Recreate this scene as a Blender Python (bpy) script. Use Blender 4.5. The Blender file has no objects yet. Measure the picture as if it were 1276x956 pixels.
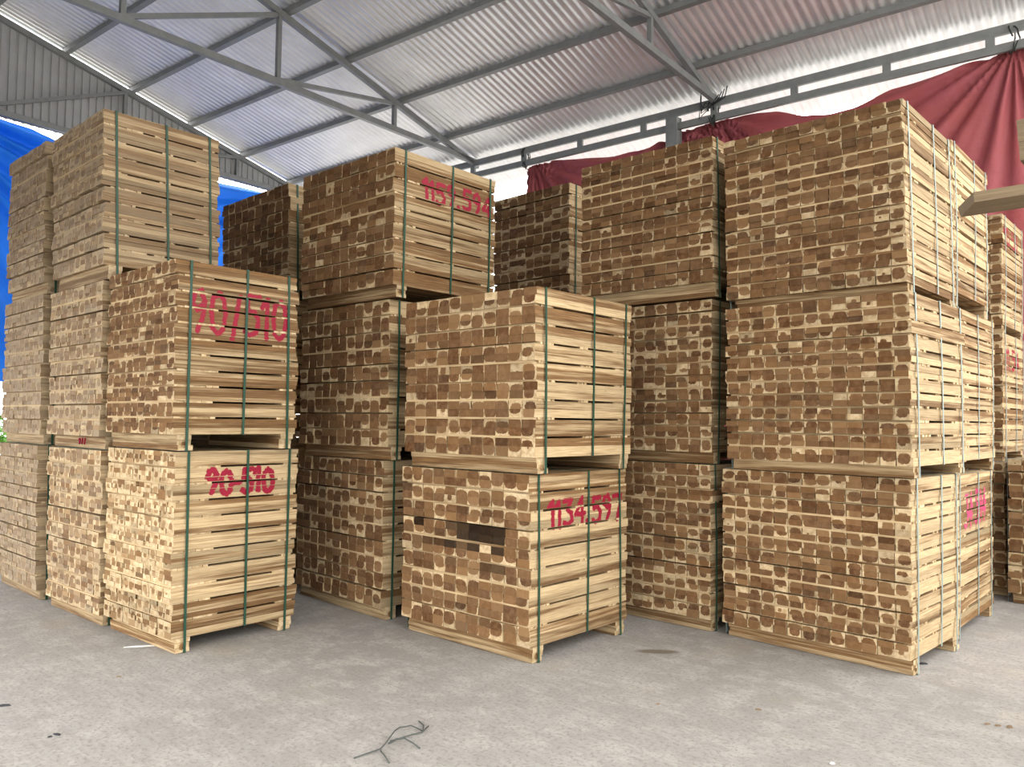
import bpy, math, random
from mathutils import Matrix, Vector, noise
random.seed(7)
C = bpy.context.scene.collection
PI = math.pi

# ------------------------------------------------------------------ materials
def new_mat(name):
    m = bpy.data.materials.new(name); m.use_nodes = True
    nt = m.node_tree; nt.nodes.clear()
    out = nt.nodes.new('ShaderNodeOutputMaterial')
    return m, nt, out

class N:
    def __init__(s, nt): s.nt = nt
    def __call__(s, typ, **kw):
        n = s.nt.nodes.new('ShaderNode' + typ)
        for k, v in kw.items():
            if k.startswith('i_'):
                n.inputs[k[2:]].default_value = v
            else: setattr(n, k, v)
        return n
    def link(s, a, b): s.nt.links.new(a, b)
    def math(s, op, a, b=None, clamp=False):
        n = s.nt.nodes.new('ShaderNodeMath'); n.operation = op; n.use_clamp = clamp
        for i, v in enumerate((a, b)):
            if v is None: continue
            if isinstance(v, (int, float)): n.inputs[i].default_value = v
            else: s.link(v, n.inputs[i])
        return n.outputs[0]
    def mix(s, f, a, b, blend='MIX'):
        n = s.nt.nodes.new('ShaderNodeMix'); n.data_type = 'RGBA'; n.blend_type = blend
        for i, v in ((0, f), (6, a), (7, b)):
            if isinstance(v, (int, float)): n.inputs[i].default_value = v
            elif isinstance(v, tuple): n.inputs[i].default_value = (*v, 1)
            else: s.link(v, n.inputs[i])
        return n.outputs[2]
    def smooth(s, x, lo, hi, a=0.0, b=1.0):
        n = s.nt.nodes.new('ShaderNodeMapRange'); n.interpolation_type = 'SMOOTHSTEP'
        s.link(x, n.inputs[0])
        for i, v in ((1, lo), (2, hi), (3, a), (4, b)):
            if isinstance(v, (int, float)): n.inputs[i].default_value = v
            else: s.link(v, n.inputs[i])
        return n.outputs[0]
    def noise(s, vec, scale, detail=3, rough=.55):
        n = s.nt.nodes.new('ShaderNodeTexNoise'); n.inputs['Scale'].default_value = scale
        n.inputs['Detail'].default_value = detail; n.inputs['Roughness'].default_value = rough
        s.link(vec, n.inputs['Vector']); return n.outputs[0]
    def bsdf(s, col, rough=.8, metal=0.0, spec=.3):
        n = s.nt.nodes.new('ShaderNodeBsdfPrincipled')
        if isinstance(col, tuple): n.inputs['Base Color'].default_value = (*col, 1)
        else: s.link(col, n.inputs['Base Color'])
        if isinstance(rough, (int, float)): n.inputs['Roughness'].default_value = rough
        else: s.link(rough, n.inputs['Roughness'])
        n.inputs['Metallic'].default_value = metal
        n.inputs['Specular IOR Level'].default_value = spec
        return n

SAP = (.58, .455, .285); SAPD = (.40, .285, .15); HEART = (.090, .038, .0135); HEARTB = (.20, .108, .044)

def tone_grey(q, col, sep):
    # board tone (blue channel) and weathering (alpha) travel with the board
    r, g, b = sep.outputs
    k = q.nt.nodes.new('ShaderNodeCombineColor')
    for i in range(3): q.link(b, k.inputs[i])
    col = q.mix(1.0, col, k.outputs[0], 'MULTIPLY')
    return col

def wood_end():
    m, nt, out = new_mat('sawn_end_grain'); q = N(nt)
    at = q('Attribute', attribute_name='rnd'); sep = q('SeparateColor'); q.link(at.outputs['Color'], sep.inputs[0])
    R, rr, tone = sep.outputs; grey = at.outputs['Alpha']
    uv = q('UVMap', uv_map='uv'); oc = q('TexCoord').outputs['Object']
    n1 = q.noise(uv.outputs[0], 55, 3); n2 = q.noise(oc, 240, 2); n3 = q.noise(oc, 28, 2)
    # the squared log: heartwood fills the middle, sapwood is left along edges and corners
    ab = q('VectorMath', operation='ABSOLUTE'); q.link(uv.outputs[0], ab.inputs[0]); xy = q('SeparateXYZ'); q.link(ab.outputs[0], xy.inputs[0])
    ln = q('VectorMath', operation='LENGTH'); q.link(uv.outputs[0], ln.inputs[0])
    sq = q.math('POWER', q.math('ADD', q.math('POWER', xy.outputs[0], 3.2), q.math('POWER', xy.outputs[1], 3.2)), 1 / 3.2)
    r = q.math('ADD', sq, q.math('MULTIPLY', q.math('SUBTRACT', n1, .5), .018))
    rad = q.math('MULTIPLY', R, .1)
    edge = q.smooth(r, q.math('SUBTRACT', rad, .0025), q.math('ADD', rad, .0025))
    heart = q.mix(q.math('MULTIPLY', rr, 1.5, True), HEART, HEARTB)
    heart = q.mix(q.smooth(rr, .6, 1.0), heart, (.37, .25, .13))
    ring = q.math('SINE', q.math('MULTIPLY', q.math('ADD', ln.outputs['Value'], q.math('MULTIPLY', n1, .01)), 900.0))
    heart = q.mix(q.math('MULTIPLY', q.math('ADD', ring, 1.0), .11), heart, (.10, .045, .02))
    heart = q.mix(q.smooth(n3, .35, .75, 0, .45), heart, (.25, .14, .07))
    sap = q.mix(q.smooth(n3, .3, .7), SAP, SAPD)
    col = q.mix(edge, heart, sap)
    col = q.mix(q.smooth(n2, .45, .75, 0, .3), col, (.11, .065, .035))
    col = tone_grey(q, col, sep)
    col = q.mix(grey, col, q.mix(n3, (.20, .155, .108), (.38, .31, .225)))
    b = q.bsdf(col, .9, 0, .12)
    q.link(b.outputs[0], out.inputs[0]); return m

def wood_long():
    m, nt, out = new_mat('sawn_long_grain'); q = N(nt)
    at = q('Attribute', attribute_name='rnd'); sep = q('SeparateColor'); q.link(at.outputs['Color'], sep.inputs[0])
    R, rr, tone = sep.outputs; grey = at.outputs['Alpha']
    uv = q('UVMap', uv_map='uv')
    def mp(sx, sy):
        n = q('Mapping'); n.inputs['Scale'].default_value = (sx, sy, 1); q.link(uv.outputs[0], n.inputs[0]); return n.outputs[0]
    a = q.noise(mp(.9, 26), 1.0, 3, .6); b_ = q.noise(mp(5, 170), 1.0, 4, .65); c = q.noise(mp(14, 30), 1.0, 2)
    # heartwood streaks; more heart in brown boards (rr high)
    th = q.math('SUBTRACT', .72, q.math('MULTIPLY', rr, .36))
    hm = q.smooth(a, q.math('SUBTRACT', th, .15), q.math('ADD', th, .12))
    sap = q.mix(q.smooth(b_, .3, .7), (.53, .405, .24), (.345, .243, .127))
    hrt = q.mix(q.smooth(b_, .3, .7), (.215, .122, .052), (.105, .053, .022))
    col = q.mix(hm, sap, hrt)
    col = q.mix(q.smooth(c, .72, .80, 0, .6), col, (.14, .07, .035))
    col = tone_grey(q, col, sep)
    col = q.mix(q.math('MULTIPLY', grey, .8), col, q.mix(b_, (.38, .30, .20), (.15, .108, .066)))
    b = q.bsdf(col, .85, 0, .15)
    bump = q('Bump'); bump.inputs['Strength'].default_value = .25; bump.inputs['Distance'].default_value = .003
    q.link(b_, bump.inputs['Height']); q.link(bump.outputs[0], b.inputs['Normal'])
    q.link(b.outputs[0], out.inputs[0]); return m

def plain(name, col, rough=.5, metal=0., spec=.3, var=.0, vscale=8.):
    m, nt, out = new_mat(name); q = N(nt)
    if var:
        oc = q('TexCoord').outputs['Object']; n = q.noise(oc, vscale, 4)
        c2 = tuple(x * (1 - var) for x in col)
        col = q.mix(q.smooth(n, .3, .7), col, c2)
    b = q.bsdf(col, rough, metal, spec); q.link(b.outputs[0], out.inputs[0]); return m

def concrete():
    m, nt, out = new_mat('worn_concrete'); q = N(nt)
    oc = q('TexCoord').outputs['Object']
    big = q.noise(oc, .55, 4, .6); mid = q.noise(oc, 5, 5, .7); fine = q.noise(oc, 45, 4, .75); spk = q.noise(oc, 130, 2)
    st = q('Mapping'); st.inputs['Scale'].default_value = (1.3, 7, 1); st.inputs['Rotation'].default_value = (0, 0, .7); q.link(oc, st.inputs[0])
    brush = q.noise(st.outputs[0], 3.5, 5, .7)
    col = q.mix(q.smooth(big, .35, .68), (.335, .32, .30), (.265, .25, .23))
    col = q.mix(q.smooth(mid, .42, .66, 0, .8), col, (.40, .38, .355))
    col = q.mix(q.smooth(brush, .45, .7, 0, .5), col, (.245, .23, .21))
    col = q.mix(q.smooth(fine, .48, .66, 0, .75), col, (.19, .175, .158))
    col = q.mix(q.smooth(spk, .70, .78, 0, .5), col, (.16, .14, .12))
    yel = q.noise(oc, 1.7, 3)
    col = q.mix(q.smooth(yel, .55, .75, 0, .3), col, (.34, .295, .22))
    # a brown stain on the floor with its own shape
    sm = q('Mapping'); sm.vector_type = 'TEXTURE'; sm.inputs['Location'].default_value = (-2.846, 4.56, 0); sm.inputs['Rotation'].default_value = (0, 0, .70); sm.inputs['Scale'].default_value = (.16, .055, 1)
    q.link(oc, sm.inputs[0]); ln = q('VectorMath', operation='LENGTH'); q.link(sm.outputs[0], ln.inputs[0])
    sd = q.math('ADD', ln.outputs['Value'], q.math('MULTIPLY', q.math('SUBTRACT', fine, .5), 1.4))
    col = q.mix(q.smooth(sd, .6, 1.1, .75, 0), col, (.10, .075, .05))
    b = q.bsdf(col, .75, 0, .25)
    h = q.math('ADD', q.math('MULTIPLY', fine, .6), q.math('MULTIPLY', mid, .8))
    bump = q('Bump'); bump.inputs['Strength'].default_value = .35; bump.inputs['Distance'].default_value = .01
    q.link(h, bump.inputs['Height']); q.link(bump.outputs[0], b.inputs['Normal'])
    q.link(b.outputs[0], out.inputs[0]); return m

def sheet_metal():
    m, nt, out = new_mat('zinc_coated_sheet'); q = N(nt)
    oc = q('TexCoord').outputs['Object']
    n = q.noise(oc, 2.2, 4, .6); f = q.noise(oc, 30, 3)
    # each sheet is about 0.92 m wide and differs a little from its neighbours
    sx = q('SeparateXYZ'); q.link(oc, sx.inputs[0])
    wn = q('TexWhiteNoise', noise_dimensions='1D'); q.link(q.math('FLOOR', q.math('MULTIPLY', sx.outputs[0], 1 / .92)), wn.inputs['W'])
    col = q.mix(q.smooth(n, .3, .7), (.76, .77, .77), (.64, .65, .65))
    col = q.mix(q.math('MULTIPLY', wn.outputs[0], .35), col, (.62, .61, .60))
    b = q.bsdf(col, q.smooth(f, .3, .7, .34, .44), .5, .5)
    q.link(b.outputs[0], out.inputs[0]); return m

def tarp_mat(name, c1, c2, tr, weave=180):
    m, nt, out = new_mat(name); q = N(nt)
    oc = q('TexCoord').outputs['Object']
    n = q.noise(oc, 1.3, 4); w1 = q('TexWave', wave_type='BANDS', bands_direction='Z'); w1.inputs['Scale'].default_value = weave / 12
    w1.inputs['Distortion'].default_value = 1.5; q.link(oc, w1.inputs['Vector'])
    col = q.mix(q.smooth(n, .3, .7), c1, c2)
    col = q.mix(q.math('MULTIPLY', w1.outputs['Fac'], .12), col, tuple(x * .6 for x in c1))
    d = q.bsdf(col, .55, 0, .25); t = q('BsdfTranslucent')
    cr = q.noise(oc, 9, 5, .65); bp = q('Bump'); bp.inputs['Strength'].default_value = .5; bp.inputs['Distance'].default_value = .03
    q.link(cr, bp.inputs['Height']); q.link(bp.outputs[0], d.inputs['Normal']); q.link(col, t.inputs[0])
    mx = q('MixShader'); mx.inputs[0].default_value = tr
    q.link(d.outputs[0], mx.inputs[1]); q.link(t.outputs[0], mx.inputs[2]); q.link(mx.outputs[0], out.inputs[0]); return m

def paint_mat(name, col):
    m, nt, out = new_mat(name); q = N(nt)
    oc = q('TexCoord').outputs['Object']; n = q.noise(oc, 60, 3)
    c = q.mix(q.smooth(n, .4, .75, 0, .5), col, tuple(x * .6 for x in col))
    b = q.bsdf(c, .6); q.link(b.outputs[0], out.inputs[0]); return m

M_END, M_LONG = wood_end(), wood_long()
M_CONC = concrete(); M_SHEET = sheet_metal()
M_STEEL = plain('grey_painted_steel', (.205, .215, .21), .55, .0, .4, .15)
M_CLAD = plain('grey_cladding', (.36, .365, .355), .5, .0, .4, .12, 3)
M_GREEN = plain('green_strap_plastic', (.016, .058, .036), .5, 0, .3)
M_PALE = plain('pale_strap_plastic', (.24, .30, .28), .5, 0, .3)
M_RED = tarp_mat('red_tarp', (.355, .082, .082), (.37, .092, .108), .1)
M_BLUE = tarp_mat('blue_tarp', (.012, .20, .70), (.02, .24, .78), .3)
M_PAINT = paint_mat('red_spray_paint', (.26, .006, .026)); M_PINK = paint_mat('pink_spray_paint', (.46, .05, .13))
M_CORD = plain('dark_cord', (.03, .035, .03), .7)
M_SCRAP = plain('dull_strap_scrap', (.07, .078, .072), .5)
M_LEAF = plain('bright_leaves', (.16, .36, .05), .6, 0, .3, .4, 4)
M_BARK = plain('bark', (.12, .09, .06), .9)

# ------------------------------------------------------------------ helpers
def tag(o, label=None, cat=None, group=None, kind=None):
    if label: o['label'] = label
    if cat: o['category'] = cat
    if group: o['group'] = group
    if kind: o['kind'] = kind
    return o

def empty(name, loc=(0, 0, 0), rz=0.0):
    o = bpy.data.objects.new(name, None); o.empty_display_size = .2
    o.location = loc; o.rotation_euler = (0, 0, rz); C.objects.link(o); return o

def link(name, me, parent=None):
    o = bpy.data.objects.new(name, me); C.objects.link(o)
    if parent is not None: o.parent = parent
    return o

BOXF = [(0, 3, 2, 1), (4, 5, 6, 7), (0, 1, 5, 4), (2, 3, 7, 6), (1, 2, 6, 5), (3, 0, 4, 7)]  # bottom top front back right left
class MB:
    """collects boxes / prisms / tubes into one mesh with uv + rnd"""
    def __init__(s): s.v = []; s.f = []; s.mi = []; s.uv = []; s.col = []
    def face(s, idx, mi=0, uv=None, col=(0, 0, 1, 0)):
        s.f.append(idx); s.mi.append(mi); s.uv += uv or [(0, 0)] * len(idx); s.col.append(col)
    def hexa(s, p, mats=(0,) * 6, uvf=None, col=(0, 0, 1, 0), ecol=None):
        b = len(s.v); s.v += p
        for k, f in enumerate(BOXF):
            s.face(tuple(b + i for i in f), mats[k], [uvf(k, p[i]) for i in f] if uvf else None, ecol if ecol and k in (2, 3) else col)
    def box(s, x0, x1, y0, y1, z0, z1, **kw):
        s.hexa([(x0, y0, z0), (x1, y0, z0), (x1, y1, z0), (x0, y1, z0), (x0, y0, z1), (x1, y0, z1), (x1, y1, z1), (x0, y1, z1)], **kw)
    def bar(s, a, b, w, h, up=(0, 0, 1)):
        a, b = Vector(a), Vector(b); d = (b - a).normalized(); sd = d.cross(Vector(up))
        if sd.length < 1e-4: sd = Vector((1, 0, 0))
        sd.normalize(); u = sd.cross(d)
        p = []
        for e in ((-1), (1)):
            for (q_, i, j) in ((a, -1, 0), (a, 1, 0), (b, 1, 0), (b, -1, 0)):
                p.append(tuple(q_ + sd * (i * w / 2) + u * (e * h / 2)))
        s.hexa(p)
    def tube(s, pts, r, n=6):
        pts = [Vector(p) for p in pts]; base = len(s.v)
        for i, p in enumerate(pts):
            d = (pts[min(i + 1, len(pts) - 1)] - pts[max(i - 1, 0)]).normalized()
            sd = d.cross(Vector((0, 0, 1)))
            if sd.length < 1e-3: sd = d.cross(Vector((1, 0, 0)))
            sd.normalize(); u = sd.cross(d)
            for k in range(n):
                a = 2 * PI * k / n; s.v.append(tuple(p + sd * (r * math.cos(a)) + u * (r * math.sin(a))))
        for i in range(len(pts) - 1):
            for k in range(n):
                a = base + i * n + k; b = base + i * n + (k + 1) % n
                s.face((a, b, b + n, a + n))
        s.face(tuple(base + k for k in range(n))[::-1]); s.face(tuple(base + (len(pts) - 1) * n + k for k in range(n)))
    def build(s, name, mats, parent=None, smooth=False):
        me = bpy.data.meshes.new(name); me.from_pydata(s.v, [], s.f)
        for m in (mats if isinstance(mats, (list, tuple)) else [mats]): me.materials.append(m)
        me.polygons.foreach_set('material_index', s.mi)
        ul = me.uv_layers.new(name='uv'); ul.data.foreach_set('uv', [c for q in s.uv for c in q])
        at = me.attributes.new('rnd', 'FLOAT_COLOR', 'FACE'); at.data.foreach_set('color', [c for q in s.col for c in q])
        if smooth: me.polygons.foreach_set('use_smooth', [True] * len(s.f))
        me.update()
        return link(name, me, parent)

# ------------------------------------------------------------------ camera model (also used to rank boards by size in view)
FPX, PITCH, ROLL, YAW, CH = 986.92, .047935, .011677, .741277, 1.5
cam = bpy.data.cameras.new('camera'); co = bpy.data.objects.new('camera', cam); C.objects.link(co)
cam.sensor_width = 36; cam.lens = FPX / 1276 * 36; cam.clip_end = 300; cam.clip_start = .05
co.matrix_world = Matrix.Translation((0, 0, CH)) @ Matrix.Rotation(YAW, 4, 'Z') @ Matrix.Rotation(PI / 2 + PITCH, 4, 'X') @ Matrix.Rotation(ROLL, 4, 'Z')
bpy.context.scene.camera = co
MI = co.matrix_world.inverted(); EYE = Vector((0, 0, CH))
def proj(p):
    q = MI @ Vector(p)
    if q.z > -.05: return None
    return 638 + FPX * q.x / -q.z, 478 - FPX * q.y / -q.z
def area2(ps):
    q = [proj(p) for p in ps]
    if any(a is None for a in q): return 0
    q = [(min(max(a[0], 0), 1276), min(max(a[1], 0), 956)) for a in q]
    return abs(sum(q[i][0] * q[i - 1][1] - q[i - 1][0] * q[i][1] for i in range(len(q)))) / 2

# ------------------------------------------------------------------ timber bundles
# key: x, y, w, d, yaw, z boards bottom, z top, lean x, lean y
G = {
'F1':(-4.999,2.296,0.981,0.914,0.040,0.094,1.282,0.012,-0.014),
'F2':(-4.950,2.247,1.028,0.893,0.020,1.393,2.511,-0.006,-0.000),
'D1':(-3.251,3.735,1.214,1.060,0.008,0.100,1.169,0.011,-0.012),
'D2':(-3.195,3.701,1.225,1.060,0.013,1.278,2.340,0.010,-0.008),
'C1':(-4.745,3.773,1.243,0.990,-0.042,0.096,1.192,0.001,-0.010),
'C2':(-4.687,3.755,1.166,0.990,0.009,1.298,2.409,0.008,-0.009),
'C3':(-4.587,3.691,1.188,1.100,0.019,2.507,3.534,0.003,-0.006),
'E1':(-2.825,5.219,1.150,0.950,0.000,0.089,1.201,0.008,0.005),
'E2':(-2.820,5.232,1.150,0.950,0.000,1.291,2.413,0.002,0.002),
'E3':(-2.755,5.140,1.185,0.950,0.010,2.527,3.594,-0.009,0.002),
'G1':(-1.469,5.164,1.268,0.915,-0.050,0.095,1.182,0.018,-0.026),
'G2':(-1.419,5.054,1.217,1.029,-0.047,1.261,2.304,-0.002,-0.016),
'G3':(-1.444,5.093,1.194,1.036,-0.015,2.370,3.497,-0.013,-0.009),
'A1':(-7.225,2.197,1.080,0.950,0.000,0.082,1.257,-0.019,-0.013),
'A2':(-7.300,2.206,1.060,0.950,-0.004,1.347,2.517,-0.009,-0.013),
'A3':(-7.300,2.183,0.965,0.950,0.004,2.615,3.805,-0.000,-0.010),
'B1':(-6.025,2.240,0.995,0.950,0.033,0.083,1.255,-0.006,-0.010),
'B2':(-6.068,2.227,1.075,0.950,0.006,1.356,2.494,-0.008,-0.023),
'B3':(-6.025,2.188,1.049,0.889,0.003,2.605,3.749,-0.018,-0.032),
'K1':(-6.361,3.903,1.237,0.950,0.000,0.09,1.30,0,0),
'K2':(-6.361,3.903,1.237,0.950,0.000,1.39,2.60,0,0),
'K3':(-6.361,3.903,1.237,0.950,0.000,2.69,3.668,-0.020,-0.003),
'L1':(-5.061,6.382,1.10,0.950,0,0.09,1.30,0,0),
'L2':(-5.061,6.382,1.10,0.950,0,1.39,2.69,0,0),
'L3':(-5.061,6.382,1.10,0.950,-0.012,2.786,3.988,0,0),
'H1':(-1.480,6.200,1.150,1.165,0,0.087,1.150,0.012,0.006),
'H2':(-1.470,6.215,1.150,1.235,0,1.254,2.355,0.010,0.005),
'H3':(-1.465,6.215,1.150,1.100,0,2.469,3.555,0.006,0.006),
'I2':(-1.556,8.247,1.150,0.950,0,1.272,2.356,0.011,0.008),
'I3':(-1.560,8.305,1.150,0.950,0,2.438,3.458,0.019,0.011),
'I1':(-1.542,8.201,1.150,0.950,0,0.085,1.185,-0.002,0.006),
'J1':(-0.331,7.942,1.150,0.950,0,0.090,1.228,0.013,0.002),
'P1':(1.75,3.55,1.150,0.950,0,0.090,1.22,0,0),
'P2':(1.75,3.55,1.150,0.950,0,1.31,2.51,0,0),
}
# layers, columns, boards per cell, strap, heart radius mean (x0.1 m), tone, weathered grey, spacer recess chance
STY = {
'F':(11,10,3,'g',.40,1.0,.0), 'D':(9,11,2,'g',.60,1.0,.0), 'C':(9,11,2,'g',.62,.95,.0), 'E':(12,12,2,'g',.55,.92,.0),
'G':(12,13,2,'p',.58,1.0,.0), 'A':(10,9,3,'g',.50,.92,.60), 'B':(10,9,3,'g',.46,.98,.42), 'K':(8,10,2,'g',.60,.8,.0), 'L':(10,9,2,'g',.58,.8,.0),  # K and L wood toned down, shade put into the colour
'H':(12,12,2,'p',.55,1.0,.0), 'I':(11,12,2,'p',.6,1.0,.0), 'J':(10,11,2,'p',.6,1.0,.0), 'P':(10,11,2,'g',.5,1.0,.0)}
OVR = {'F1':dict(heart=.30, tone=1.06), 'F2':dict(heart=.56, tone=.94), 'B3':dict(grey=.55), 'D2':dict(heart=.62), 'C1':dict(heart=.58), 'B1':dict(grey=.3, tone=1.05), 'C3':dict(heart=.70, tone=.85), 'E3':dict(heart=.62, tone=.82), 'G3':dict(heart=.62, tone=.85), 'G1':dict(heart=.54), 'D1':dict(heart=.6)}  # lower tone on the top tiers paints in the dimness under the roof
LONG = {'F1':.3, 'F2':.8, 'D1':.6, 'D2':.62, 'C3':.7, 'B3':.75, 'G1':.15, 'G2':.3, 'G3':.45, 'H1':.5, 'H2':.35, 'H3':.4}   # share of heartwood on long faces
LABEL = {
'A1':'lowest grey-brown timber bundle of the column beside the blue tarp',
'A2':'middle timber bundle of the column standing beside the blue tarp',
'A3':'topmost weathered timber bundle with the blue tarp directly behind it',
'B1':'timber bundle on the floor between the tarp-side column and the 90-510 bundle',
'B2':'middle timber bundle with a small red mark on its base bearer',
'B3':'weathered timber bundle with dark green straps rising above the bundle sprayed 90/510',
'F1':'pale cream timber bundle on the floor sprayed 90-510 in red',
'F2':'brown streaked timber bundle sprayed 90/510 in red, stacked on the 90-510 bundle',
'K1':'timber bundle on the floor hidden behind the bundle sprayed 90-510',
'K2':'timber bundle hidden behind the bundle sprayed 90/510, second of its column',
'K3':'dark top timber bundle peeking out above and behind the bundle sprayed 90/510',
'C1':'brown timber bundle on the floor between the 90-510 and 1134.597 bundles',
'C2':'brown timber bundle carrying the one sprayed 1159.594',
'C3':'brown top timber bundle sprayed 1159.594 in red near the roof truss',
'D1':'timber bundle on the floor sprayed 1134.597, with black stained board ends',
'D2':'reddish brown timber bundle without writing on top of the 1134.597 bundle',
'L1':'timber bundle on the floor hidden behind the 1134.597 column',
'L2':'timber bundle hidden behind the 1134.597 column, second of its column',
'L3':'dark brown top timber bundle below the free end of the red tarp',
'E1':'brown timber bundle on the floor half hidden by the bundle sprayed 1134.597',
'E2':'brown middle timber bundle half hidden by the bundle without writing',
'E3':'shaded brown top timber bundle in front of the steel post',
'G1':'large timber bundle on the floor with bleached side and pale grey straps',
'G2':'large yellowish timber bundle, middle one of the column with bleached sides',
'G3':'large brown timber bundle topping the column in front of the sagging red tarp',
'H1':'timber bundle sprayed with pink numbers, on the floor behind the bleached one',
'H2':'pale strapped timber bundle standing on the one with pink numbers',
'H3':'topmost pale timber bundle of the column with pink numbers at its foot',
'I1':'dark narrow-looking timber bundle on the floor below the two with red numbers',
'I2':'timber bundle with red 11.54 partly visible, middle of the rearmost column',
'I3':'timber bundle with red 10.57 partly visible, below the red tarp',
'J1':'brown single timber bundle standing alone on the floor at the frame edge',
'P1':'timber bundle on the floor under the protruding planks, outside the view',
'P2':'timber bundle carrying the protruding planks, outside the view',
}
GROUP = 'strapped bundles of sawn timber boards'

def under(k):
    g = G[k]
    if k[1] == '1': return 0.0
    return G[k[0] + str(int(k[1]) - 1)][6] + .005

BOXES = {}
for k, g in G.items():
    x, y, w, d, th, zb, zt, lx, ly = g
    mw = Matrix.Translation((x, y, 0)) @ Matrix.Rotation(th, 4, 'Z')
    BOXES[k] = (mw, mw.inverted(), w, d, under(k), zt)
def blocked(p, me):
    dirw = EYE - Vector(p)
    for k, (mw, mi, w, d, z0, z1) in BOXES.items():
        if k == me: continue
        a = mi @ Vector(p); b = mi.to_3x3() @ dirw
        t0, t1 = .02, 1.0
        for i, (lo, hi) in enumerate(((-w, 0), (0, d), (z0, z1))):
            if abs(b[i]) < 1e-9:
                if not lo < a[i] < hi: t0 = 2; break
                continue
            u, v = (lo - a[i]) / b[i], (hi - a[i]) / b[i]
            t0, t1 = max(t0, min(u, v)), min(t1, max(u, v))
        if t0 < t1: return True
    return False

DIG = {
'0':[[(.3,1),(.1,.85),(.05,.5),(.12,.12),(.3,0),(.48,.12),(.55,.5),(.48,.85),(.3,1)]],
'1':[[(.12,.78),(.32,1),(.32,0)]],
'l':[[(.3,1),(.3,0)]],
'3':[[(.06,.95),(.5,.97),(.24,.6),(.48,.45),(.5,.18),(.28,0),(.05,.1)]],
'4':[[(.44,0),(.44,1),(.04,.36),(.58,.36)]],
'5':[[(.54,1),(.12,1),(.1,.58),(.36,.62),(.52,.4),(.46,.1),(.2,0),(.04,.1)]],
'7':[[(.04,1),(.54,1),(.26,0)]],
'9':[[(.5,.72),(.36,.98),(.14,.9),(.08,.66),(.26,.5),(.5,.72),(.42,.3),(.26,0)]],
'/':[[(.2,-.1),(.42,1.0)]],
'-':[[(.05,.45),(.42,.45)]],
'.':[[(.2,.02),(.24,.04)]],
}
# text, y0, y1 (share of depth), z low, z high in metres above boards bottom, stroke radius, paint
TEXT = {
'F1':('90-510', .22, .79, .90, 1.055, .019, 'r'), 'F2':('90/510', .10, .92, .66, .93, .0165, 'r'),
'D1':('1134.597',   .17, .95, .72, .885, .017, 'r'), 'C3':('1159.594', .26, .96, .70, .86, .016, 'r'),
'H1':('34 594', .25, .80, .68, .92, .018, 'p'), 'I3':('10.57', .10, .75, .74, .92, .015, 'r'), 'I2':('11.54', .14, .75, .76, .94, .015, 'r'),
}
BLACK = {(5, 4): .12, (5, 5): .2, (5, 2): .13, (5, 3): .14, (5, 9): .16, (4, 2): .3, (4, 4): .22, (4, 6): .16, (4, 5): .5, (3, 2): .4, (3, 3): .45, (5, 6): .4, (4, 7): .5, (4, 8): .5}

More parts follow.
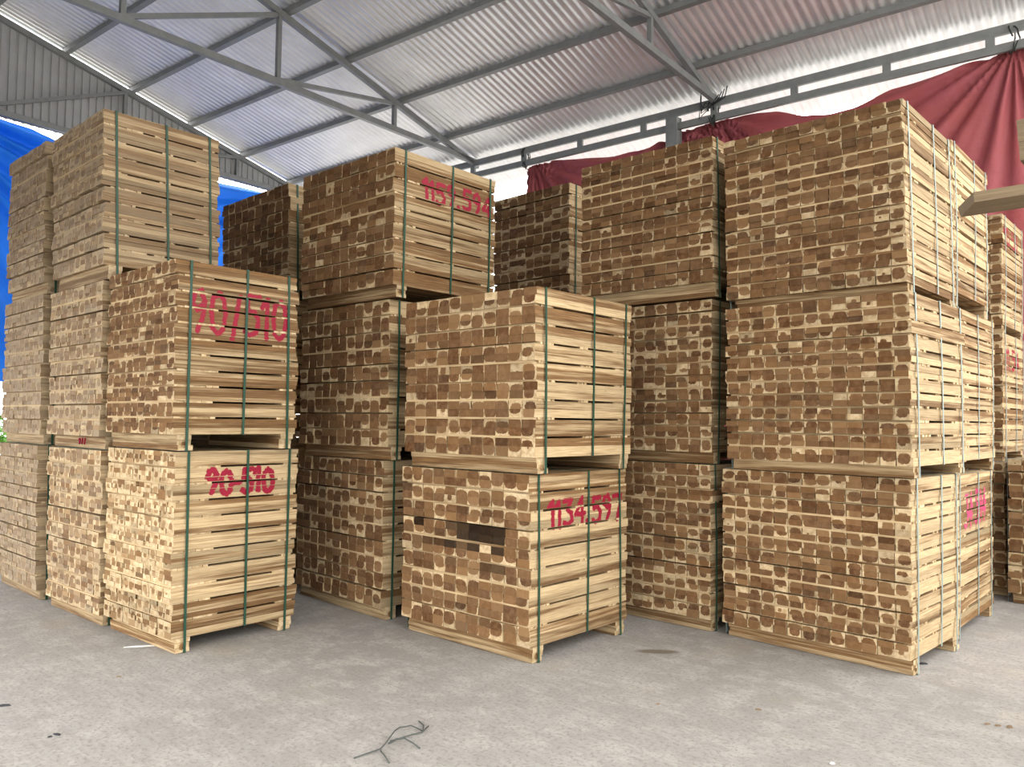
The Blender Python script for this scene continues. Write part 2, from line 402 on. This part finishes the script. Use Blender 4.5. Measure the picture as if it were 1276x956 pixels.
def make_bundle(k):
    x, y, w, d, th, zb, zt, lx, ly = G[k]
    nl, nc, nb, strap, heart, tone, grey = STY[k[0]]
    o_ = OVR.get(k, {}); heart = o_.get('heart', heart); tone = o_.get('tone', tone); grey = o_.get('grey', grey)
    longh = LONG.get(k, .5)
    z0 = under(k)
    rg = random.Random(sum(ord(c) * (i * 57 + 3) for i, c in enumerate(k)))
    mw = BOXES[k][0]
    root = empty('timber_bundle', (x, y, z0), th)
    tag(root, LABEL[k], 'timber bundle', GROUP)
    zoff = -z0
    nl_h = (zt - zb) / nl; sl = .013
    bt = (nl_h - sl) / nb; cw = w / nc
    boards = []; xr = {}
    side_seen = k[0] in 'FDCGHBI' or k in ('B3',)
    for L in range(nl):
        f = (L + .5) / nl; ox, oy = lx * f + rg.uniform(-.006, .006), ly * f + rg.uniform(-.010, .010)
        lay_h = max(0, min(.95, heart + rg.uniform(-.06, .06)))
        for b in range(nb):
            zl = zb + L * nl_h + (sl if L or b else 0) + b * bt
            zh = zb + L * nl_h + sl + (b + 1) * bt
            for c in range(nc):                    # c = 0 is the outer column on the +x side
                x1 = -c * cw + ox + rg.uniform(-.0025, .0015) * (1 if c else 2.2); x0 = -(c + 1) * cw + ox + rg.uniform(0, .004) + .0012
                y0 = oy + rg.gauss(0, .0035); y1 = d + oy + rg.gauss(0, .005)
                R = heart * (cw / .11) * .93 + rg.gauss(0, .045)
                if c == 0: R *= .8
                if rg.random() < .05: R *= rg.uniform(0, .6)
                if rg.random() < .18: R = .95
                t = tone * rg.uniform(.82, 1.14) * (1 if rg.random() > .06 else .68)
                gr = min(1, max(0, grey + rg.uniform(-.2, .2))) if grey else rg.uniform(0, .08)
                rr = min(1, max(0, longh + rg.uniform(-.5, .5))) if c == 0 else rg.random() * .75
                er = rg.uniform(.5, 1.0) if k == 'F1' else rg.uniform(.2, .95) if k[0] in 'AB' else rg.random() * .72
                if k == 'D1' and (L, c) in BLACK and (b == 1 or L == 5 and c < 6): t *= BLACK[(L, c)]; R = .9
                if k == 'F1' and L < 2: t *= .8; rr = min(1, rr + .35)
                if k == 'G2': t *= .95  # middle tier dimmed slightly, painted shade as on the top tiers
                cx, cz = (x0 + x1) / 2, zb + L * nl_h + sl + bt * nb / 2
                pith = (cx + rg.uniform(-.012, .012), cz + rg.uniform(-.45, .45) * bt * (nb / 2 if nb == 2 else 1.2))
                uo = (rg.uniform(0, 40), rg.uniform(0, 40))
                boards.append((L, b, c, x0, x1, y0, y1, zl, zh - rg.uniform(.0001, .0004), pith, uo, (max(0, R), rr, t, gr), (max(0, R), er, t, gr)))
                if c == 0: xr[(L, b)] = x1
    def add(mb, q):
        L, b, c, x0, x1, y0, y1, zl, zh, pith, uo, col, ecol = q
        def uvf(face, p):
            if face in (2, 3): return (p[0] - pith[0], p[2] + z0 - pith[1])
            if face in (4, 5): return (p[1] + uo[0], p[2] + uo[1])
            return (p[1] + uo[0], p[0] + uo[1])
        mb.box(x0, x1, y0, y1, zl + zoff, zh + zoff, mats=(1, 1, 0, 0, 1, 1), uvf=uvf, col=col, ecol=ecol)
    # rank boards by what the camera sees of them
    scored = []
    for i, q in enumerate(boards):
        L, b, c, x0, x1, y0, y1, zl, zh = q[:9]
        s = 0
        P = lambda a, e, z: mw @ Vector((a, e, z))
        ctr = P((x0 + x1) / 2, y0 - .002, (zl + zh) / 2)
        pc = proj(ctr)
        if pc and -6 < pc[0] < 1282 and -6 < pc[1] < 962 and not (blocked(ctr, k) and blocked(P(x0 + .01, y0 - .002, zh - .005), k)):
            s += area2([P(x0, y0, zl), P(x1, y0, zl), P(x1, y0, zh), P(x0, y0, zh)])
        if c == 0:
            for e in (.1, .5, .9):
                pt = P(x1 + .004, y0 + e * d, (zl + zh) / 2); pc = proj(pt)
                if pc and 0 < pc[0] < 1276 and (mw.inverted() @ EYE).x > 0 and not blocked(pt, k):
                    s += area2([P(x1, y0, zl), P(x1, y1, zl), P(x1, y1, zh), P(x1, y0, zh)]) / 3
        if s > 2: scored.append((s, i))
    scored.sort(reverse=True)
    own = set(i for s, i in scored[:100])
    rest = MB(); nrest = 0
    for i, q in enumerate(boards):
        if i in own:
            mb = MB(); add(mb, q); mb.build('board', [M_END, M_LONG], root)
        else: add(rest, q); nrest += 1
    if nrest: tag(rest.build('boards', [M_END, M_LONG], root), kind='stuff')
    # spacer slats between the layers
    def slat(L, ya, yb, rear=False):
        zl = zb + L * nl_h; f = L / nl; ox = lx * f; oy = ly * f
        mb = MB(); n = 7 if not rear else 4
        ys = [ya + (yb - ya) * i / n for i in range(n + 1)]
        tone_ = rg.uniform(.85, 1.2); uo = rg.uniform(0, 30)
        for i in range(n):
            xe = ox + rg.uniform(-.018, .002); xs = -w + ox + rg.uniform(.0, .03)
            uvf = lambda face, p: (p[0] + uo, p[1] * .4 + p[2] + uo)
            mb.box(xs, xe, ys[i] + oy, ys[i + 1] + oy, zl + zoff - .0003, zl + sl + zoff, mats=(1, 1, 1, 1, 0, 0), uvf=uvf, col=(.05, rg.uniform(.05, .6), tone_, grey * .5))
        mb.build('spacer_slat', [M_END, M_LONG], root)
    front_seen = len(scored) > 0
    if front_seen:
        for L in range(1, nl):
            rec = rg.choice((0, 0, .004, .02, .045, .055)) if k[0] != 'F' else rg.choice((0, .004, .015))
            if k[0] in 'AK': rec = rg.choice((.004, .025, .03))
            wide = rg.uniform(.26, .36) if k[0] in 'FH' else rg.uniform(.10, .2) if k[0] in 'CD' else rg.uniform(.16, .34)
            slat(L, rec, rec + wide * d)
            if side_seen:
                slat(L, d * rg.uniform(.78, .88), d * rg.uniform(.96, 1.0), True)
                if k[0] in 'DCGBI' and rg.random() < .75: c_ = rg.uniform(.46, .56); slat(L, d * (c_ - .05), d * (c_ + .04), True)
    # two bearers across the underside
    hb = zb - z0
    for j, (ya, yb) in enumerate(((.035, .125), (d - .125, d - .03))):
        mb = MB(); lam = 3 if hb > .085 else 2; uo = rg.uniform(0, 30); zz = .003
        ins = rg.uniform(.02, .05)
        for i in range(lam):
            hh = (hb - .004) / lam; a = rg.uniform(-.006, .006)
            uvf = lambda face, p: (p[0] + uo, p[1] + p[2] * 1.0 + uo + i) if face not in (4, 5) else (p[1] - .08, p[2] - .04)
            mb.box(-w + ins + rg.uniform(0, .015), rg.uniform(-.012, .004), ya + a, yb + a + rg.uniform(0, .012), zz + .0005, zz + hh, mats=(1, 1, 1, 1, 0, 0), uvf=uvf, col=(.2, rg.uniform(.35, .9), rg.uniform(.8, 1.05) * tone, grey * .6))
            zz += hh
        bo = mb.build('bearer', [M_END, M_LONG], root)
        if k == 'B2' and j == 0:
            cells = MB(); xx = -.48
            for ch in '977':
                for st in DIG[ch]:
                    for a, b2 in zip(st, st[1:]):
                        cells.bar((xx + a[0] * .06, ya - .012, .03 + a[1] * .045), (xx + b2[0] * .06, ya - .012, .03 + b2[1] * .045), .004, .012, (0, 1, 0))
                xx += .05
            tag(cells.build('spray_mark', M_PAINT, root), 'small red mark on the bearer')
    # straps: closed loops round bearers and boards
    if front_seen:
        sm = M_GREEN if strap == 'g' else M_PALE
        xs_r = max(xr.values()); 
        for ya, zlo in ((.085 + rg.uniform(-.01, .02), .0015), (d * .55 + rg.uniform(-.03, .03), hb - .004), (d - .075 + rg.uniform(-.02, .01), .0015)):
            wv = .017; T_ = .003; tilt = rg.uniform(-.02, .02)
            ztop = zt - z0
            mb = MB()
            e = .0006
            xb, xt = max(xs_r * .2, .002) + .004, max(xr[(nl - 1, nb - 1)], xr[(nl - 1, 0)]) + .004
            xm = max(v_ for (L_, b_), v_ in xr.items() if nl * .3 < L_ < nl * .75) + .004
            xm = max(xm, (xb + xt) / 2)
            xl = -w - .012
            path = [(xb, zlo), (xm, zlo + (ztop - zlo) * .5), (xt, ztop + e), (xl + lx - .004, ztop + e), (xl, zlo)]
            n = len(path); cxm = -w / 2; czm = ztop / 2
            ring = []
            for (px, pz) in path:
                f = pz / ztop
                yy = ya + tilt * f + ly * f
                sx = 1 if px > cxm else -1; sz = 1 if pz > czm * 1.2 else (-1 if pz < czm * .8 else 0)
                for (dy, t) in ((-wv / 2, T_), (wv / 2, T_), (wv / 2, 0), (-wv / 2, 0)):
                    ring.append((px + sx * t, yy + dy, pz + (sz * t if not (sz < 0) else 0)))
            b0 = len(mb.v); mb.v += ring
            for i in range(n):
                j = (i + 1) % n
                for s_ in range(4):
                    s2 = (s_ + 1) % 4
                    mb.face((b0 + i * 4 + s_, b0 + i * 4 + s2, b0 + j * 4 + s2, b0 + j * 4 + s_))
            mb.build('strap', sm, root)
    # sprayed number on the +x side
    if k in TEXT:
        txt, ya, yb, za, zbq, rad, pc = TEXT[k]
        ya *= d; yb *= d; n = len(txt)
        wt = [.55 if c in '1l.-' else .85 if c == '/' else 1.0 if c != ' ' else .8 for c in txt]; tot = sum(wt)
        segs = []; yy = ya
        for c, u in zip(txt, wt):
            cwid = (yb - ya) * u / tot
            sc = (yb - ya) / tot / .62
            jz = rg.uniform(-.012, .012)
            for st in DIG.get(c, []):
                xs = [p[0] for p in st]; off = (cwid - .62 * sc) / 2 if u < 1 else 0
                pts = [(yy + off + p[0] * sc * .92, za + jz + p[1] * (zbq - za)) for p in st]
                for a, b in zip(pts, pts[1:]): segs.append((a, b))
            yy += cwid
        mb = MB(); st = .0045
        ny, nz = int((yb - ya + .1) / st), int((zbq - za + .12) / st)
        for i in range(ny):
            for j in range(nz):
                py, pz = ya - .05 + i * st, za - .06 + j * st
                dm = 9
                for a, b in segs:
                    dx, dz = b[0] - a[0], b[1] - a[1]; l2 = dx * dx + dz * dz + 1e-9
                    t = max(0, min(1, ((py - a[0]) * dx + (pz - a[1]) * dz) / l2))
                    dm = min(dm, math.hypot(py - a[0] - t * dx, pz - a[1] - t * dz))
                if dm > rad * 1.5: continue
                nz_ = noise.noise(Vector((py * 60, pz * 60, ord(k[0])))) * .35 + rg.uniform(-.12, .12)
                if dm / rad + nz_ > 1.0: continue
                L = int(pz / nl_h); fr = pz - L * nl_h
                if L >= nl or fr < sl + .001: continue
                b = min(nb - 1, int((fr - sl) / bt)); xx = xr[(L, b)] + .0012
                zq = pz + zb - z0
                i0 = len(mb.v)
                mb.v += [(xx, py, zq), (xx, py + st, zq), (xx, py + st, zq + st), (xx, py, zq + st)]
                mb.face((i0, i0 + 1, i0 + 2, i0 + 3))
        if mb.f: tag(mb.build('spray_number', M_PAINT if pc == 'r' else M_PINK, root), ('red' if pc == 'r' else 'pink') + ' spray painted number')
    return root

for k in G: make_bundle(k)

# ------------------------------------------------------------------ the building, in its own frame (u along the eave, v towards outside)
BE = math.atan(.0766); FR = Matrix.Translation((-1.7, 10.5, 0)) @ Matrix.Rotation(BE, 4, 'Z')
def frame(name): 
    o = empty(name); o.matrix_world = FR; return o
def put(o): o.matrix_world = FR; return o
SL = .2465; ZS = 6.275; RIDGE = -11.2; UL, UR = -12.86, 2.2
def zs(v): return ZS - SL * (v if v > RIDGE else 2 * RIDGE - v)

# floor
mb = MB(); n = 0
gp = [tuple((FR @ Vector(p))[:2]) for p in ((-40, .9, 0), (30, .9, 0), (30, 40, 0), (-40, 40, 0))]  # outside slab added pale so it bounces light onto the eave overhang
mb.hexa([(*p, -.2) for p in gp] + [(*p, -.004) for p in gp])
tag(mb.build('ground', plain('pale_bounce_ground', (.46, .45, .43), .9, 0, .2, .15, 1)), 'pale ground outside behind the red tarp, added to bounce light under the eave', 'ground', kind='structure')
gp = [tuple((FR @ Vector(p))[:2]) for p in ((-30, -34, 0), (26, -34, 0), (26, .9, 0), (-30, .9, 0))]
mb = MB(); mb.hexa([(*p, -.2) for p in gp] + [(*p, 0) for p in gp])
tag(mb.build('floor', M_CONC), 'grey worn concrete warehouse floor', 'floor', kind='structure')

# corrugated roof
def corr_roof():
    me = MB(); pitch = .115; n = 8; amp = .0125
    prof = []
    for i in range(n):
        t = i / n; prof.append((t, amp * math.cos(2 * PI * t) * (1 if math.cos(2 * PI * t) > 0 else .8)))
    us = []
    u = UL - .05
    while u < UR:
        for t, z in prof: us.append((u + t * pitch, z))
        u += pitch
    vs = [.95, -5.0, RIDGE]
    for th in (0, .0012):
        b = len(me.v)
        for (u, dz) in us:
            for v in vs: me.v.append((u, v, zs(v) + dz + th))
        for i in range(len(us) - 1):
            for j in range(2):
                a = b + i * 3 + j; f = (a, a + 1, a + 4, a + 3)
                me.face(f if th else f[::-1])
    return me.build('ceiling', M_SHEET, smooth=False)
tag(put(corr_roof()), 'corrugated zinc sheet roof seen from below', 'roof', kind='structure')

# purlins: one continuous steel channel each
PV = [-.72 - 1.105 * i for i in range(9)]
names = ['lowest', 'second lowest', 'third lowest', 'fourth lowest', 'fifth lowest', 'sixth lowest', 'seventh lowest', 'eighth lowest', 'ninth lowest']
for i, v in enumerate(PV):
    mb = MB(); zc = zs(v) - .018
    mb.box(UL - .05, UR, v - .028, v + .028, zc - .075, zc)
    mb.box(UL - .05, UR, v + .028, v + .058, zc - .075, zc - .068)
    tag(put(mb.build('roof_purlin', M_STEEL)), names[i] + ' grey steel purlin under the corrugated roof, counted from the eave', 'purlin', 'steel purlins carrying the roof', 'structure')

# trusses
def truss(u, label, wd=.07):
    r = frame('roof_truss'); tag(r, label, 'truss', 'steel roof trusses', 'structure')
    zr = lambda v: zs(v) - .018 - .078 - .045
    ZB = 6.17
    def part(name, a, b, w, h):
        mb = MB(); mb.bar(a, b, w, h); o = mb.build(name, M_STEEL); o.parent = r; return o
    part('rafter', (u, .12, zr(.12)), (u, RIDGE, zr(RIDGE)), wd, .085)
    part('bottom_chord', (u, .1, ZB), (u, RIDGE, ZB), wd, .09)
    vs = [-1.95, -4.15, -6.3, -8.6]
    pv = None
    for i, v in enumerate(vs):
        mb = MB(); mb.box(u - .03, u + .03, v - .03, v + .03, ZB + .03, zr(v) - .02); o = mb.build('strut', M_STEEL); o.parent = r
        nxt = vs[i + 1] if i + 1 < len(vs) else RIDGE
        part('brace', (u, nxt, ZB + .03), (u, v, zr(v) - .03), .05, .06)
    return r
truss(UL + .1, 'grey steel truss standing against the grey gable cladding')
truss(-8.357, 'grey steel roof truss spanning above the bundle sprayed 1159.594')
truss(-3.756, 'grey steel roof truss meeting the eave beam above the red tarp')

# eave beam: two chords with short posts
r = frame('eave_beam'); tag(r, 'grey steel eave beam of two chords joined by short posts', 'beam', kind='structure')
def bpart(name, *b):
    mb = MB(); mb.box(*b); o = mb.build(name, M_STEEL); o.parent = r; return o
bpart('top_chord', UL, UR, -.02, .025, 6.068, 6.18)
bpart('lower_chord', UL, UR, -.02, .025, 5.858, 5.958)
u = -12.8
us_ = [-11.85, -10.7, -9.55, -8.36, -7.211, -6.068, -4.913, -3.769, -2.619, -1.462, -.335, .82, 1.98]
for u in us_: bpart('post', u - .05, u + .045, -.018, .023, 5.958, 6.068)
# steel column
mb = MB(); U = -4.41
mb.box(U - .075, U + .075, -.065, .065, 0.012, 6.05); mb.box(U - .15, U + .15, -.15, .15, 0, .012)
for s in (-1, 1): mb.box(U - .09, U + .09, s * .07 - .012, s * .07 + .012, 0.012, 6.05)
tag(put(mb.build('steel_column', M_STEEL)), 'grey steel post under the eave beam behind the shaded bundles', 'column', kind='structure')

# gable cladding (ribs upright), bottom edge at the truss bottom chord
def gable():
    me = MB(); pitch = .122; v = .0; pts = []
    prof = [(0, 0), (.62, 0), (.70, -.022), (.92, -.022)]
    while v > RIDGE:
        for t, o in prof: pts.append((v - t * pitch, o))
        v -= pitch
    for th in (0, -.0012):
        b = len(me.v)
        for (v, o) in pts:
            me.v.append((UL + o + .03 + th, v, 6.12)); me.v.append((UL + o + .03 + th, v, zs(v) - .13))
        for i in range(len(pts) - 1):
            a = b + 2 * i; f = (a, a + 1, a + 3, a + 2); me.face(f if not th else f[::-1])
    return me.build('wall_left', M_CLAD)
tag(put(gable()), 'grey ribbed gable cladding above the blue tarp', 'wall', kind='structure')

# unseen cladding added behind the viewer to keep light off the upper bundles
def shade_wall():
    me = MB(); pitch = .122; pts = []; u = UL
    prof = [(0, 0), (.62, 0), (.70, -.022), (.92, -.022)]
    while u < UR:
        for t, o in prof: pts.append((u + t * pitch, o))
        u += pitch
    for th in (0, -.0012):
        b = len(me.v)
        for (u, o) in pts:
            me.v.append((u, RIDGE + .1 + o + th, SHADE_WALL_Z)); me.v.append((u, RIDGE + .1 + o + th, zs(RIDGE) - .03))
        for i in range(len(pts) - 1):
            a = b + 2 * i; f = (a, a + 1, a + 3, a + 2); me.face(f[::-1] if not th else f)
    return me.build('added_shade_wall', M_CLAD)
SHADE_WALL_Z = 2.9  # lower edge hung low to dim the upper bundle fronts
tag(put(shade_wall()), 'added unseen grey ribbed cladding behind the viewer, shading the upper bundles', 'wall', kind='structure')

# ------------------------------------------------------------------ tarps
def interp(tab, x):
    for (a, za), (b, zb_) in zip(tab, tab[1:]):
        if a <= x <= b:
            t = (x - a) / (b - a); t = t * t * (3 - 2 * t) * .5 + t * .5
            return za + (zb_ - za) * t
    return tab[0][1] if x < tab[0][0] else tab[-1][1]
def tarp(name, mat, a0, a1, top, bot, pins, along_v, off, nu, nz, amp, fall=1.7):
    me = MB(); th = .0012
    rgt = random.Random(5)
    ph = [[(rgt.uniform(0, 6), rgt.uniform(.75, 1.3)) for _ in range(3)] for _ in pins]
    P = []
    for i in range(nu + 1):
        a = a0 + (a1 - a0) * i / nu; zt_ = interp(top, a)
        for j in range(nz + 1):
            t = (j / nz) ** 1.35; z = zt_ + (bot - zt_) * t
            dsp = 0
            for (pa, pz), pp in zip(pins, ph):
                dx, dz = a - pa, z - (pz + .06); rr = math.hypot(dx, dz); an = math.atan2(dx, -dz)
                f = math.exp(-(rr / fall) ** 1.3) * rr / (rr + .22)
                w_ = sum(math.sin(an * kk * s_ + p_) for kk, (p_, s_) in zip((17, 29, 41), pp)) / 2.0
                w_ = (abs(w_) ** .8) * (1 if w_ > 0 else -1)
                dsp += amp * f * w_
            dsp += .05 * noise.noise(Vector((a * .6, z * .6, 3))) + .012 * noise.noise(Vector((a * 3, z * 2, 9)))
            P.append((a, z, dsp))
    for s in (0, 1):
        b = len(me.v)
        for (a, z, dsp) in P:
            me.v.append((a, off + dsp + s * th, z) if not along_v else (off + dsp - s * th, a, z))
        for i in range(nu):
            for j in range(nz):
                q_ = b + i * (nz + 1) + j; f = (q_, q_ + 1, q_ + nz + 2, q_ + nz + 1)
                me.face(f if not s else f[::-1])
    o = me.build(name, mat, smooth=True)
    return o
top = [(-7.25, 5.86), (-7.1, 5.9), (-6.5, 5.87), (-6.19, 5.83), (-5.5, 5.745), (-5.1, 5.745), (-4.65, 5.80), (-4.4, 5.88), (-3.77, 5.92), (-3.2, 5.88), (-2.95, 5.84), (-2.5, 5.69), (-2.2, 5.64), (-1.9, 5.65), (-1.42, 5.79), (-.58, 5.86), (-.09, 5.93), (.5, 5.7), (1.1, 5.6), (1.8, 5.75), (2.4, 5.92), (3.4, 5.6), (4.2, 5.9)]
pins = [(-7.12, 5.92), (-4.41, 5.86), (-3.75, 5.92), (-.1, 5.93), (2.4, 5.92)]
red = frame('red_tarp'); tag(red, 'faded red tarp hung in folds below the eave beam', 'tarp')
o = tarp('sheet', M_RED, -7.25, 2.2, top, .25, pins, False, .14, 520, 60, .085); o.parent = red
for (u, s) in ((-7.12, 1), (-3.70, 1)):         # corners pulled up over the lower chord
    mb = MB(); p = [(u - .04, .075, 6.0), (u - .02, .085, 5.90), (u + .42, .085, 5.93), (u + .36, .075, 5.975)]
    b = len(mb.v); mb.v += p + [(a, c + .002, e) for a, c, e in p]
    for f in ((0, 1, 2, 3), (7, 6, 5, 4), (0, 4, 5, 1), (1, 5, 6, 2), (2, 6, 7, 3), (3, 7, 4, 0)): mb.face(f)
    o = mb.build('corner_flap', M_RED); o.parent = red
rgc = random.Random(3)
for (u, full) in ((-7.17, 1), (-3.77, 2), (-.1, 0)):
    for q_ in range(2 + full):
        a = rgc.uniform(-.04, .04); pts = []
        for t in range(13):
            an = t / 12 * PI * 2 * .93
            pts.append((u + a + .028 * math.cos(an * 2 + q_), -.07 * math.cos(an) * 1.2 , 5.99 + .185 * math.sin(an) * (.8 + .1 * q_) + .0))
        mb = MB(); mb.tube(pts, .0085, 6)
        if full == 2:
            mb.tube([(u, -.07, 6.07), (u + .05 + .05 * q_, -.09, 6.13), (u + .12 + .04 * q_, -.1, 6.19 + .03 * q_)], .008, 6)
            mb.tube([(u, -.07, 6.07), (u - .1 - .03 * q_, -.09, 6.12 - .07 * q_), (u - .16, -.09, 6.0 + .12 * q_)], .008, 6)
        o = mb.build('tie_cord', M_CORD, smooth=True); o.parent = red

btop = [(-14, 6.03), (-7.2, 6.05), (-6.0, 6.14), (-5.55, 6.12), (-5.3, 6.07), (-5.1, 6.02), (-4.3, 5.95), (-3.2, 5.97), (-2.3, 6.07), (-1.6, 6.13), (-1.3, 6.14), (-.1, 6.14)]
o = tarp('blue_tarp', M_BLUE, -10.85, -.1, btop, 2.03, [(-7.3, 6.2), (-.3, 6.1), (-11.5, 6.1)], True, UL - .14, 460, 90, .15, 3.0)
tag(put(o), 'bright blue tarp hung below the grey gable cladding', 'tarp')

# ------------------------------------------------------------------ planks sticking out of a stack just beyond the frame
def plank(name, P, label, tn=.5):
    mb = MB(); uo = random.uniform(0, 20)
    mb.hexa(P, mats=(1, 1, 1, 1, 0, 0), uvf=lambda f, p: (p[0] + uo, p[1] + p[2] + uo), col=(.4, .75, tn, .75))
    o = mb.build(name, [M_END, M_LONG]); tag(o, label, 'plank', 'planks sticking out at the frame edge'); return o
plank('plank', [(-.851, 4.0, 2.511), (1.7, 4.0, 2.511), (1.7, 4.255, 2.511), (-.961, 4.247, 2.511), (-.853, 4.0, 2.558), (1.7, 4.0, 2.558), (1.7, 4.255, 2.558), (-.975, 4.247, 2.558)], 'grey weathered plank with a skew cut end jutting in front of the stacks')
for x_ in (.8, 1.55):
    mb = MB(); mb.box(x_ - .05, x_ + .05, 3.9, 4.35, 2.558, 2.664, mats=(1, 1, 0, 0, 1, 1), uvf=lambda f, p: (p[1], p[0] + p[2]), col=(.4, .7, .7, .5))
    tag(mb.build('spacer_block', [M_END, M_LONG]), 'wooden spacer block between the protruding planks, outside the view', 'block', 'spacer blocks between the planks')
plank('plank', [(-.672, 4.0, 2.664), (1.7, 4.0, 2.664), (1.7, 4.2, 2.664), (-.672, 4.2, 2.664), (-.676, 4.0, 2.746), (1.7, 4.0, 2.746), (1.7, 4.2, 2.746), (-.676, 4.2, 2.746)], 'dark plank end at the frame edge, lower of two above the skew cut plank', .28)
plank('plank', [(-.677, 4.0, 2.7475), (1.7, 4.0, 2.7475), (1.7, 4.2, 2.7475), (-.677, 4.2, 2.7475), (-.683, 4.0, 2.845), (1.7, 4.0, 2.845), (1.7, 4.2, 2.845), (-.683, 4.2, 2.845)], 'dark plank end at the frame edge, topmost above the skew cut plank', .28)

# ------------------------------------------------------------------ litter on the floor
def floor_pt(px, py, z=.004):
    d = co.matrix_world.to_3x3() @ Vector(((px - 638) / FPX, -(py - 478) / FPX, -1)); t = (z - CH) / d.z
    return EYE + d * t
def strand(pp, r=.0032, lift=.0):
    out = []
    for i, p in enumerate(pp):
        q_ = floor_pt(*p); q_.z = .005 + lift * math.sin(PI * i / max(1, len(pp) - 1)); out.append(tuple(q_))
    return out
mb = MB()
mb.tube(strand([(441, 945), (455, 941), (466, 938), (474, 936), (480, 930), (486, 922), (492, 914), (498, 910), (505, 909), (512, 907), (520, 910), (527, 913), (528, 905), (522, 899)], lift=.012), .0032)
mb.tube(strand([(486, 924), (500, 921), (515, 917), (526, 914), (534, 905)], lift=.006), .0032)
mb.tube(strand([(484, 927), (494, 925), (504, 926), (514, 930), (523, 933)], lift=.02), .0036)
mb.tube(strand([(474, 936), (479, 943), (485, 951)], lift=.004), .0032)
tag(mb.build('strap_scrap', M_SCRAP, smooth=True), 'tangled thin grey strap scrap lying on the bare floor', 'scrap')
def chip(px, py, l, w, a, h, mat, label, name='wood_chip', cat='chip'):
    p = floor_pt(px, py, 0); mb = MB(); ca, sa = math.cos(a), math.sin(a)
    pr = [(-l, -w * .6), (-.2 * l, -w), (l, -.3 * w), (.7 * l, w * .8), (-.3 * l, w)]
    b = len(mb.v)
    for z in (0.001, h):
        for i, (x_, y_) in enumerate(pr):
            f = .85 if z == h else 1
            mb.v.append((p.x + f * (x_ * ca - y_ * sa), p.y + f * (x_ * sa + y_ * ca), z + (h * .5 if z == h and i == 1 else 0)))
    n = len(pr); mb.face(tuple(b + i for i in range(n))[::-1]); mb.face(tuple(b + n + i for i in range(n)))
    for i in range(n): j = (i + 1) % n; mb.face((b + i, b + j, b + n + j, b + n + i))
    tag(mb.build(name, mat), label, cat, 'litter on the concrete floor')
M_CHIP = plain('chip_wood', (.20, .14, .085), .9); M_DARK = plain('dark_bit', (.03, .03, .035), .6); M_WHITE = plain('white_film', (.62, .60, .56), .6)
chip(71, 916, .022, .009, .3, .006, M_DARK, 'black plastic bit on the bare floor, the larger of a pair', 'plastic_bit', 'scrap')
chip(62, 919, .010, .007, 1.3, .006, M_DARK, 'tiny black plastic bit beside the larger one', 'plastic_bit', 'scrap')
chip(5, 880, .035, .012, .9, .008, M_DARK, 'dark splinter on the floor at the frame edge', 'splinter', 'scrap')
chip(174, 806, .10, .018, .95, .006, M_WHITE, 'pale strip of film lying before the bearer of the 90-510 bundle', 'film_strip', 'scrap')
chip(945, 885, .018, .008, .2, .006, M_CHIP, 'small brown wood chip alone on the middle of the floor')
chip(1243, 905, .016, .008, .5, .007, M_CHIP, 'small brown wood chip, middle one of a short row')
chip(1230, 903, .018, .007, .9, .007, M_CHIP, 'flat brown wood chip beginning a short row')
chip(1258, 907, .014, .010, .2, .010, M_CHIP, 'thick brown wood chip ending a short row')
chip(1150, 828, .03, .012, .7, .01, M_DARK, 'dark splinter at the foot of the bleached bundle', 'splinter', 'scrap')
chip(1037, 952, .012, .008, .4, .006, M_WHITE, 'small pale wood chip near the lower frame edge')
chip(820, 878, .014, .006, 1.2, .005, M_CHIP, 'thin brown wood chip before the bundle sprayed 1134.597')
chip(148, 844, .016, .007, .8, .005, M_CHIP, 'thin brown wood chip before the bundle sprayed 90-510')

# ------------------------------------------------------------------ bush beyond the blue tarp
rb = random.Random(11)
bush = empty('bush', (-17.5, 4.2, 0)); tag(bush, 'bright green bush outside beyond the blue tarp', 'bush')
mb = MB()
for _ in range(4200):
    while True:
        q_ = Vector((rb.uniform(-1, 1), rb.uniform(-1, 1), rb.uniform(-1, 1)))
        if .3 < q_.length < 1: break
    c_ = Vector((q_.x * 1.5, q_.y * 1.6, 0.8 + q_.z * .78)); s = rb.uniform(.03, .07)
    a = Vector((rb.gauss(0, 1), rb.gauss(0, 1), rb.gauss(0, .6))).normalized(); b = a.cross(Vector((rb.gauss(0, 1), rb.gauss(0, 1), rb.gauss(0, 1)))).normalized()
    i0 = len(mb.v); mb.v += [tuple(c_ - a * s * 1.6), tuple(c_ + b * s * .6), tuple(c_ + a * s * 1.6), tuple(c_ - b * s * .6)]; mb.face((i0, i0 + 1, i0 + 2, i0 + 3))
mb.build('foliage', M_LEAF, bush)
mb = MB()
for i in range(7):
    a = i * .9; mb.tube([(.1 * math.cos(a), .1 * math.sin(a), 0), (.35 * math.cos(a), .35 * math.sin(a), .6), (.8 * math.cos(a), .8 * math.sin(a), 1.0)], .025)
mb.build('stem', M_BARK, bush)

# ------------------------------------------------------------------ light
w = bpy.data.worlds.new('overcast_sky'); bpy.context.scene.world = w; w.use_nodes = True
bg = w.node_tree.nodes['Background']; bg.inputs[0].default_value = (1.0, .985, .96, 1); bg.inputs[1].default_value = 5.4

sc = bpy.context.scene
sc.view_settings.view_transform = 'Standard'; sc.view_settings.look = 'None'; sc.view_settings.gamma = 1
sc.view_settings.use_curve_mapping = False; sc.view_settings.exposure = 0.0
sc.cycles.max_bounces = 8; sc.cycles.diffuse_bounces = 5; sc.cycles.sample_clamp_indirect = 6
